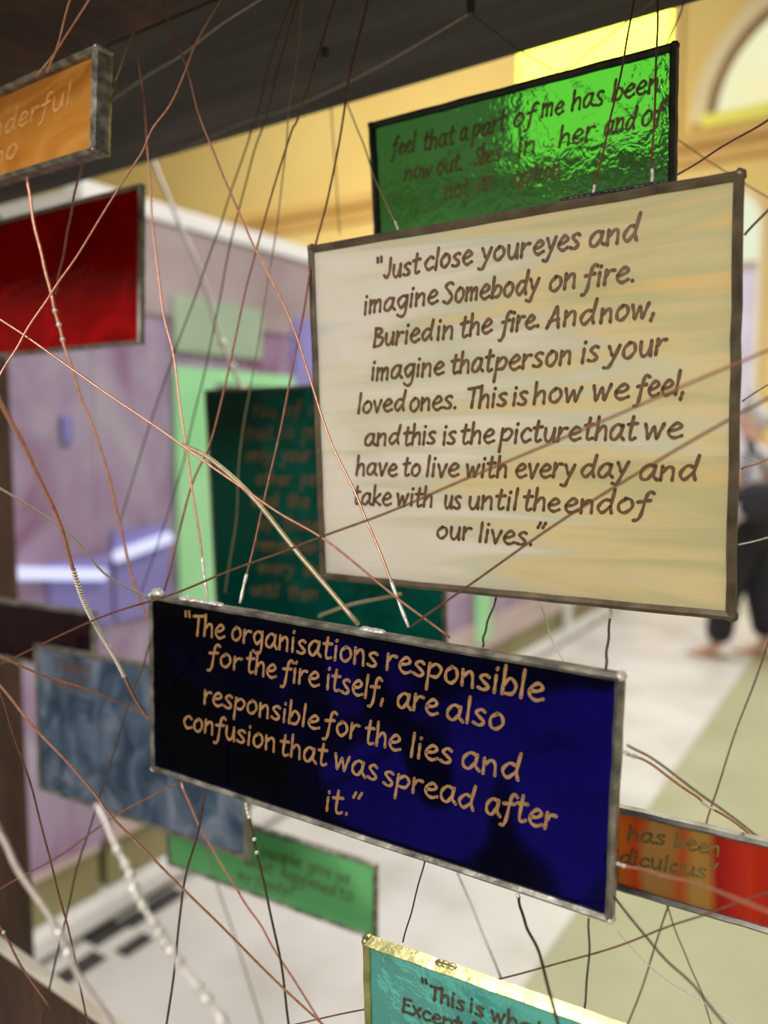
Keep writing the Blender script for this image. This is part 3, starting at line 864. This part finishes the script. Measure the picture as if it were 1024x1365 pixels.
wire([(-15, 1085), (0, 1110), (25, 1160), (75, 1235), (100, 1290), (160, 1385)], .36, .34, .0016, 'pale',
     'thick blurred pale wire at lower left crossing the white foot rail', beads=(.66, .76))
wire([(36, 236), (45, 295), (58, 350), (70, 400), (80, 440), (92, 480), (110, 535), (135, 600), (158, 690), (174, 760), (206, 850)], .645, .66, .0013, 'copper',
     'blurred reddish wire with bright glint beads hanging over the red panel', beads=(.34, .39, .44))
wire([(186, 170), (222, 258), (248, 318), (270, 370), (290, 440), (310, 490), (330, 532), (345, 570), (365, 610), (383, 640), (400, 690), (450, 835)], 1.30, 1.42, .0036, 'tin',
     'pale blurred beaded wire behind the top left corner of the emerald panel', beads=(.40, .46, .52, .57, .62, .66))
wire([(243, 593), (270, 606), (320, 645), (400, 740), (478, 833)], .60, dn(478, 833) + .012, .0020, 'tan',
     'thick tan wire slanting across the emerald panel down to the navy top edge')
wire([(425, 822), (440, 815), (480, 803), (535, 792)], .78, .74, .0014, 'tan', 'short tan wire rising right across the foot of the emerald panel')
wire([(392, T), (390, 0), (365, 65), (345, 145), (330, 190), (300, 280), (278, 345), (240, 450), (205, 550), (160, 695)], under(392, T), .86, .0008, 'dark',
     'faint dark wire, leftmost of three thin ones left of the cream panel')
wire([(399, T), (397, 0), (385, 40), (355, 155), (335, 215), (303, 345), (285, 440), (262, 540), (235, 650), (188, 790)], under(399, T), .86, .0008, 'dark',
     'faint dark wire, middle one of three thin ones left of the cream panel')
wire([(402, T), (402, 0), (398, 60), (385, 150), (378, 230), (360, 360), (335, 510), (320, 600), (315, 690), (300, 790)], under(402, T), .80, .0007, 'olive',
     'faint olive wire, rightmost of three thin ones, hanging in front of the emerald panel')
wire([(352, T / 4), (285, 40), (240, 75), (190, 105), (150, 134)], under(352, -4), under(150, 134) - .02, .0006, 'pale', 'thin pale wire lying along the beam behind the amber panel end')
wire([(628, 17), (520, 80), (400, 140), (330, 162), (240, 200)], under(628, 17), under(240, 200), .0006, 'pale', 'thin pale wire from the beam nail down left along the beam')
wire([(628, 17), (690, 65), (750, 100), (890, 177), (960, 225), (1040, 272)], under(628, 17), .72, .0006, 'dark', 'thin dark wire from the beam nail down right behind the green panel')
wire([(884, T / 2), (872, 0), (745, 100), (690, 132), (610, 200), (525, 275)], under(884, -9), .84, .0006, 'olive', 'thin olive wire slanting down left behind the green panel')
wire([(849, T), (845, 0), (835, 60), (815, 155), (797, 230), (790, 259)], .57, dc(790, 259), .0008, 'brown', 'left of two brown wires passing the green panel to the cream top edge', tips=(1,))
wire([(878, T), (877, 0), (875, 90), (870, 200), (869, 243)], .57, dc(869, 243), .0008, 'brown', 'right of two brown wires passing the green panel to the cream top edge', tips=(1,))
wire([(916, T / 2), (905, 22), (889, 57), (862, 118), (845, 150)], under(916, -9), .66, .0007, 'dark', 'dark wire meeting the top right corner of the green panel')
wire([(1040, 150), (1024, 160), (965, 195), (903, 233)], .50, .60, .0009, 'brown', 'brown wire from the right edge down to the green panel lower right corner')
wire([(1040, 262), (1024, 280), (993, 313)], .44, dc(990, 313), .0008, 'dark', 'dark wire meeting the upper right edge of the cream panel')
wire([(1040, 606), (1024, 612), (989, 625)], .44, dc(988, 625), .0007, 'copper', 'golden copper wire meeting the cream panel right edge by the dark clothing')
wire([(1040, 624), (1024, 620), (990, 609)], .50, dc(988, 609) + .01, .0005, 'pale', 'thin pale wire crossing the dark clothing at the right edge')
wire([(1040, 714), (1024, 717), (985, 726)], .50, dc(985, 726), .0005, 'pale', 'thin pale wire over the floor at the cream panel lower right edge')
wire([(1040, 502), (1024, 512), (990, 535)], .50, dc(988, 535), .0006, 'brown', 'thin brown wire between two thicker ones right of the cream panel')
wire([(661, 797), (660, 803), (650, 830), (645, 850), (644, 862)], dc(661, 797), dn(644, 862), .0008, 'dark', 'short wavy dark wire joining the cream panel to the navy panel, left one')
wire([(721, 803), (735, 850), (755, 888)], .64, .60, .0007, 'pale', 'short grey wire leaning right between the cream panel and the navy panel')
wire([(814, 812), (812, 840), (809, 870), (808, 890)], dc(814, 812), dn(808, 890), .0009, 'dark', 'short straight dark wire joining the cream panel to the navy panel, right one', tips=(0,))
wire([(833, 1003), (870, 1020), (925, 1060), (945, 1075), (985, 1100), (1010, 1122)], dn(833, 1003), .56, .0009, 'copper', 'copper wire with a wound stretch joining the navy right edge to the orange panel', twist=(.50, .66, 1), tips=(0,))
wire([(836, 993), (870, 1012), (950, 1070), (1012, 1116), (1040, 1130)], .66, .64, .0013, 'olive', 'blurred olive wire beside the wound copper one right of the navy panel')
wire([(1035, 825), (1024, 860), (985, 965), (950, 1070), (935, 1122), (910, 1180), (888, 1215), (865, 1290), (830, 1385)], .60, .64, .0008, 'olive', 'long thin olive wire crossing the red orange panel steeply')
wire([(889, 1206), (910, 1265), (930, 1310), (955, 1385)], .63, .60, .0007, 'olive', 'thin olive wire falling right from under the red orange panel')
wire([(818, 1194), (870, 1260), (920, 1310), (985, 1385)], dn(818, 1194), .40, .0008, 'dark', 'dark wire running down right from the navy lower right corner')
wire([(822, 1240), (850, 1272), (880, 1300), (940, 1338), (990, 1372)], .53, .56, .0005, 'tin', 'thin silver wire with one solder blob at lower right', beads=(.66, .7, .74))
wire([(822, 1151), (850, 1158), (890, 1168), (950, 1185), (1040, 1222)], dn(822, 1151), .34, .0008, 'copper', 'copper wire with a white soldered end leaving the navy right edge over the orange glass', tips=(0,))
wire([(1040, 1186), (1024, 1190), (950, 1215), (880, 1240), (780, 1275), (668, 1304), (560, 1331), (490, 1345), (380, 1368)], .42, .58, .0006, 'brown', 'long thin brown wire sloping down left over the floor and behind the turquoise panel')
wire([(690, 1192), (693, 1205), (702, 1235), (722, 1280), (748, 1385)], dn(690, 1192), .40, .001, 'dark', 'thick dark wire curving down from the navy lower edge to the turquoise panel', tips=(0,))
wire([(785, 1224), (785, 1280), (779, 1347)], dn(785, 1224), .47, .0007, 'dark', 'straight dark wire from the navy lower right end down to the turquoise top edge')
wire([(566, 1140), (565, 1152), (550, 1210), (537, 1256)], dn(566, 1140) + .006, .53, .0006, 'dark', 'thin dark wire joining the navy panel to the turquoise panel near its left corner')
wire([(537, 1262), (520, 1310), (502, 1385)], .54, .54, .0006, 'dark', 'thin dark wire seen through the left end of the turquoise panel')
wire([(610, 1162), (640, 1235), (668, 1304)], .66, .62, .0012, 'pale', 'blurred pale wire between the navy panel and the turquoise panel')
wire([(268, 1100), (290, 1180), (320, 1270), (355, 1385)], 1.04, 1.0, .0011, 'olive', 'faint olive wire falling behind the mint panel and over the floor')
wire([(-20, 1205), (0, 1235), (30, 1290), (68, 1345)], .60, .58, .0009, 'brown', 'short brown wire over the sill board at the lower left corner', beads=(.4,))
wire([(98, T), (93, 0), (75, 65), (62, 97)], .56, .60, .0008, 'copper', 'copper wire ending on the amber top edge, right one of a crossing pair')
wire([(130, T), (118, 0), (80, 60), (48, 103)], .56, .61, .0008, 'copper', 'copper wire ending on the amber top edge, left one of a crossing pair')
wire([(176, 45), (160, 90), (150, 122)], .66, .64, .0007, 'tan', 'short tan wire behind the right end of the amber panel')
wire([(110, 218), (98, 265), (90, 310), (80, 360), (74, 392)], .62, .55, .0009, 'brown', 'faint brown wire hanging from the amber lower edge over the red panel')
wire([(-20, 640), (85, 705), (140, 765), (203, 800)], .50, dn(203, 800), .0009, 'pale', 'faint pale wire slanting above the plum panel down to the navy corner')
wire([(458, 118), (465, 145), (480, 180), (500, 238), (520, 282), (531, 306)], .72, .62, .0007, 'olive', 'thin olive wire passing the left edge of the green panel', tips=(1,))
wire([(441, 138), (446, 210), (453, 312)], .90, .90, .0008, 'olive', 'faint olive wire in front of the yellow wall left of the green panel')

# nails and hooks
for (x, y, z, lab) in ((628, 17, .715, 'dark nail in the beam holding two thin wires'), (433, 77, .80, 'small dark nail in the beam above the yellow wall')):
    p = PZ(x, y, under(x, y))
    bm = bmesh.new()
    bmesh.ops.create_cone(bm, cap_ends=True, segments=10, radius1=.003, radius2=.0042, depth=.010, matrix=Matrix.Translation((0, 0, .004)))
    o = obj('nail', bm, MT['black'])
    o.location = p
    tag(o, lab, 'nail')

# solder lumps that belong to the panels' own edges
def lump(key, pts, r, mat, name, flat=.7):
    e = [o for o in bpy.data.objects if o.name.startswith('lead_came') and o.parent and (o.parent.matrix_basis.translation - Vector(PANELS[key][0])).length < 1e-4][0]
    bm = bmesh.new()
    loc_, rot_, w_, h_ = PANELS[key]
    for (fx, fz) in pts:
        add_blob(bm, ((fx - .5) * w_, 0, fz * h_), r * random.uniform(.8, 1.2), (1.8, 1.1, flat), r * .15)
    return obj(name, bm, MT[mat], e, True)


lump('navy', [(.10 + .012 * i, 1.0) for i in range(9)], .0028, 'solder', 'solder_patch')
lump('navy', [(.02, 1.005)], .0035, 'solder', 'hanging_loop', 1.2)
lump('navy', [(.545 + .01 * i, 1.0) for i in range(4)], .0026, 'solder', 'solder_patch')
lump('navy', [(.93, .985), (.90, .99), (.87, .99)], .0016, 'solder', 'solder_drop')
lump('cream', [(.66 + .012 * i, 1.004) for i in range(17)], .0020, 'lead_black', 'solder_patch')
lump('teal', [(.30 + .02 * i, 1.0) for i in range(3)], .0022, 'lead_lemon_lit', 'solder_patch')

# ---------------------------------------------------------------- the visitor behind the cream panel
MT['skin'] = pbr('skin', [(0.3, (0.62, 0.35, 0.25)), (0.7, (0.72, 0.44, 0.33))], (20, 20, 20), 0.5)
MT['blackcloth'] = pbr('black_cloth', [(0.3, (0.010, 0.010, 0.014)), (0.7, (0.028, 0.027, 0.035))], (30, 30, 30), 0.85)
MT['greycloth'] = pbr('dark_grey_cloth', [(0.3, (0.018, 0.018, 0.024)), (0.7, (0.045, 0.045, 0.055))], (30, 30, 30), 0.85)
MT['whitecloth'] = pbr('white_cloth', [(0.3, (0.70, 0.69, 0.76)), (0.7, (0.82, 0.81, 0.86))], (30, 30, 30), 0.8)
MT['greyhair'] = pbr('silver_hair', [(0.3, (0.45, 0.43, 0.42)), (0.7, (0.66, 0.63, 0.62))], (20, 20, 80), 0.6)
MT['sandal'] = pbr('tan_leather', [(0.3, (0.45, 0.22, 0.13)), (0.7, (0.55, 0.30, 0.20))], (20, 20, 20), 0.6)


def skin(name, joints, edges, mat, parent, sub=2, root=0):
    me = bpy.data.meshes.new(name)
    me.from_pydata([j[0] for j in joints], edges, [])
    o = bpy.data.objects.new(name, me)
    COL.objects.link(o)
    o.parent = parent
    o.modifiers.new('skin', 'SKIN')
    for i, j in enumerate(joints):
        sv = me.skin_vertices[0].data[i]
        sv.radius = j[1] if isinstance(j[1], tuple) else (j[1], j[1])
        sv.use_root = (i == root)
    s = o.modifiers.new('subdivision', 'SUBSURF')
    s.levels = s.render_levels = sub
    o.modifiers['skin'].use_smooth_shade = True
    me.materials.append(mat)
    return o


VP = Vector((-0.83, 5.78, 0))      # hips above this floor point; walks towards -x
ps = empty('person', VP)
tag(ps, 'person in pale shirt and black trousers standing mostly hidden behind the cream panel', 'person')
# body joints: pelvis, waist, chest, neck, head base, crown; legs; arms
bj = [((0, 0, .90), .12), ((0, 0, 1.08), .115), ((-.01, 0, 1.28), .135), ((-.02, 0, 1.42), .055), ((-.035, 0, 1.50), .062), ((-.045, 0, 1.57), .078), ((-.03, 0, 1.64), .066),
      ((-.02, -.09, .86), .085), ((-.11, -.10, .48), .060), ((-.165, -.11, .095), .040),
      ((.02, .09, .86), .085), ((.03, .10, .48), .060), ((.10, .10, .11), .040),
      ((-.01, -.18, 1.36), .052), ((.03, -.24, 1.10), .040), ((-.10, -.25, .90), .030), ((-.17, -.24, .86), .032),
      ((-.01, .18, 1.36), .052), ((.0, .24, 1.10), .040), ((-.06, .25, .86), .030), ((-.09, .25, .79), .032),
      ((-.23, -.115, .045), .032), ((-.31, -.12, .022), .020), ((.05, .10, .045), .032), ((-.04, .10, .022), .020),
      ((-.135, 0, 1.555), .012)]
be_ = [(0, 1), (1, 2), (2, 3), (3, 4), (4, 5), (5, 6), (0, 7), (7, 8), (8, 9), (0, 10), (10, 11), (11, 12), (2, 13), (13, 14), (14, 15), (15, 16),
       (2, 17), (17, 18), (18, 19), (19, 20), (9, 21), (21, 22), (12, 23), (23, 24), (5, 25)]
# five fingers and a thumb side on each hand
for hand, dirv in ((16, Vector((-.8, .1, -.55))), (20, Vector((-.35, 0, -.93)))):
    h0 = Vector(bj[hand][0])
    dirv.normalize()
    side = dirv.cross(Vector((0, 1, 0))).normalized()
    for k, (off, ln) in enumerate(((-.027, .060), (-.009, .070), (.009, .072), (.026, .062))):
        a0 = h0 + dirv * .035 + side * off
        i0 = len(bj)
        bj.append((tuple(a0), .009)); bj.append((tuple(a0 + dirv * ln * .5 + Vector((0, .006, -.004))), .0085)); bj.append((tuple(a0 + dirv * ln * .9 + Vector((0, .018, -.012))), .0075))
        be_ += [(hand, i0), (i0, i0 + 1), (i0 + 1, i0 + 2)]
    i0 = len(bj)
    t0 = h0 - side * .034 + dirv * .005
    bj.append((tuple(t0), .011)); bj.append((tuple(t0 + dirv * .03 - side * .012), .0095))
    be_ += [(hand, i0), (i0, i0 + 1)]
skin('body', bj, be_, MT['skin'], ps)
hip = ((0, 0, .93), (.155, .15))
skin('trousers', [hip, ((-.02, -.09, .84), .115), ((-.11, -.10, .48), .100), ((-.155, -.11, .24), .095), ((-.165, -.11, .09), .098),
                  ((.02, .09, .84), .115), ((.03, .10, .48), .100), ((.08, .10, .26), .092), ((.10, .10, .12), .094), ((0, 0, 1.05), (.150, .135))],
     [(0, 1), (1, 2), (2, 3), (3, 4), (0, 5), (5, 6), (6, 7), (7, 8), (0, 9)], MT['blackcloth'], ps)
skin('waistcoat', [((0, 0, .86), (.17, .16)), ((0, 0, 1.02), (.155, .14)), ((-.01, 0, 1.2), (.17, .15))], [(0, 1), (1, 2)], MT['blackcloth'], ps)
skin('shirt', [((-.01, 0, 1.20), (.15, .14)), ((-.01, 0, 1.32), (.165, .15)), ((-.02, 0, 1.415), .075),
               ((-.01, -.18, 1.365), .072), ((.03, -.24, 1.10), .058), ((-.08, -.25, .94), .050),
               ((-.01, .18, 1.365), .072), ((.0, .24, 1.10), .058), ((-.05, .25, .92), .050)],
     [(0, 1), (1, 2), (1, 3), (3, 4), (4, 5), (1, 6), (6, 7), (7, 8)], MT['whitecloth'], ps)
skin('hair', [((.0, 0, 1.66), .075), ((.03, 0, 1.58), .082), ((.035, 0, 1.50), .065), ((-.05, 0, 1.68), .055)], [(0, 1), (1, 2), (0, 3)], MT['greyhair'], ps)
for s in ((-.22, -.115), (.03, .10)):
    bm = bmesh.new()
    add_blob(bm, (s[0] + (-.01), s[1], .014), .14, (1.0, .36, .09), 0, None, 16, 8)
    obj('sandal', bm, MT['sandal'], ps, True)
bg = skin('shoulder_bag', [((.08, -.36, .94), (.11, .05)), ((.08, -.36, 1.08), (.14, .06)), ((.07, -.36, 1.21), (.11, .05))], [(0, 1), (1, 2)], MT['greycloth'], None)
bg.location = VP
tag(bg, 'black shoulder bag hanging at the side of the person in black trousers', 'bag')
bm = bmesh.new()
add_tube(bm, catmull([Vector(v) for v in ((.0, -.36, 1.2), (.0, -.31, 1.30), (-.01, -.22, 1.455), (.07, -.30, 1.32), (.14, -.36, 1.2))], 8), .014, 8)
obj('strap', bm, MT['greycloth'], bg, True)
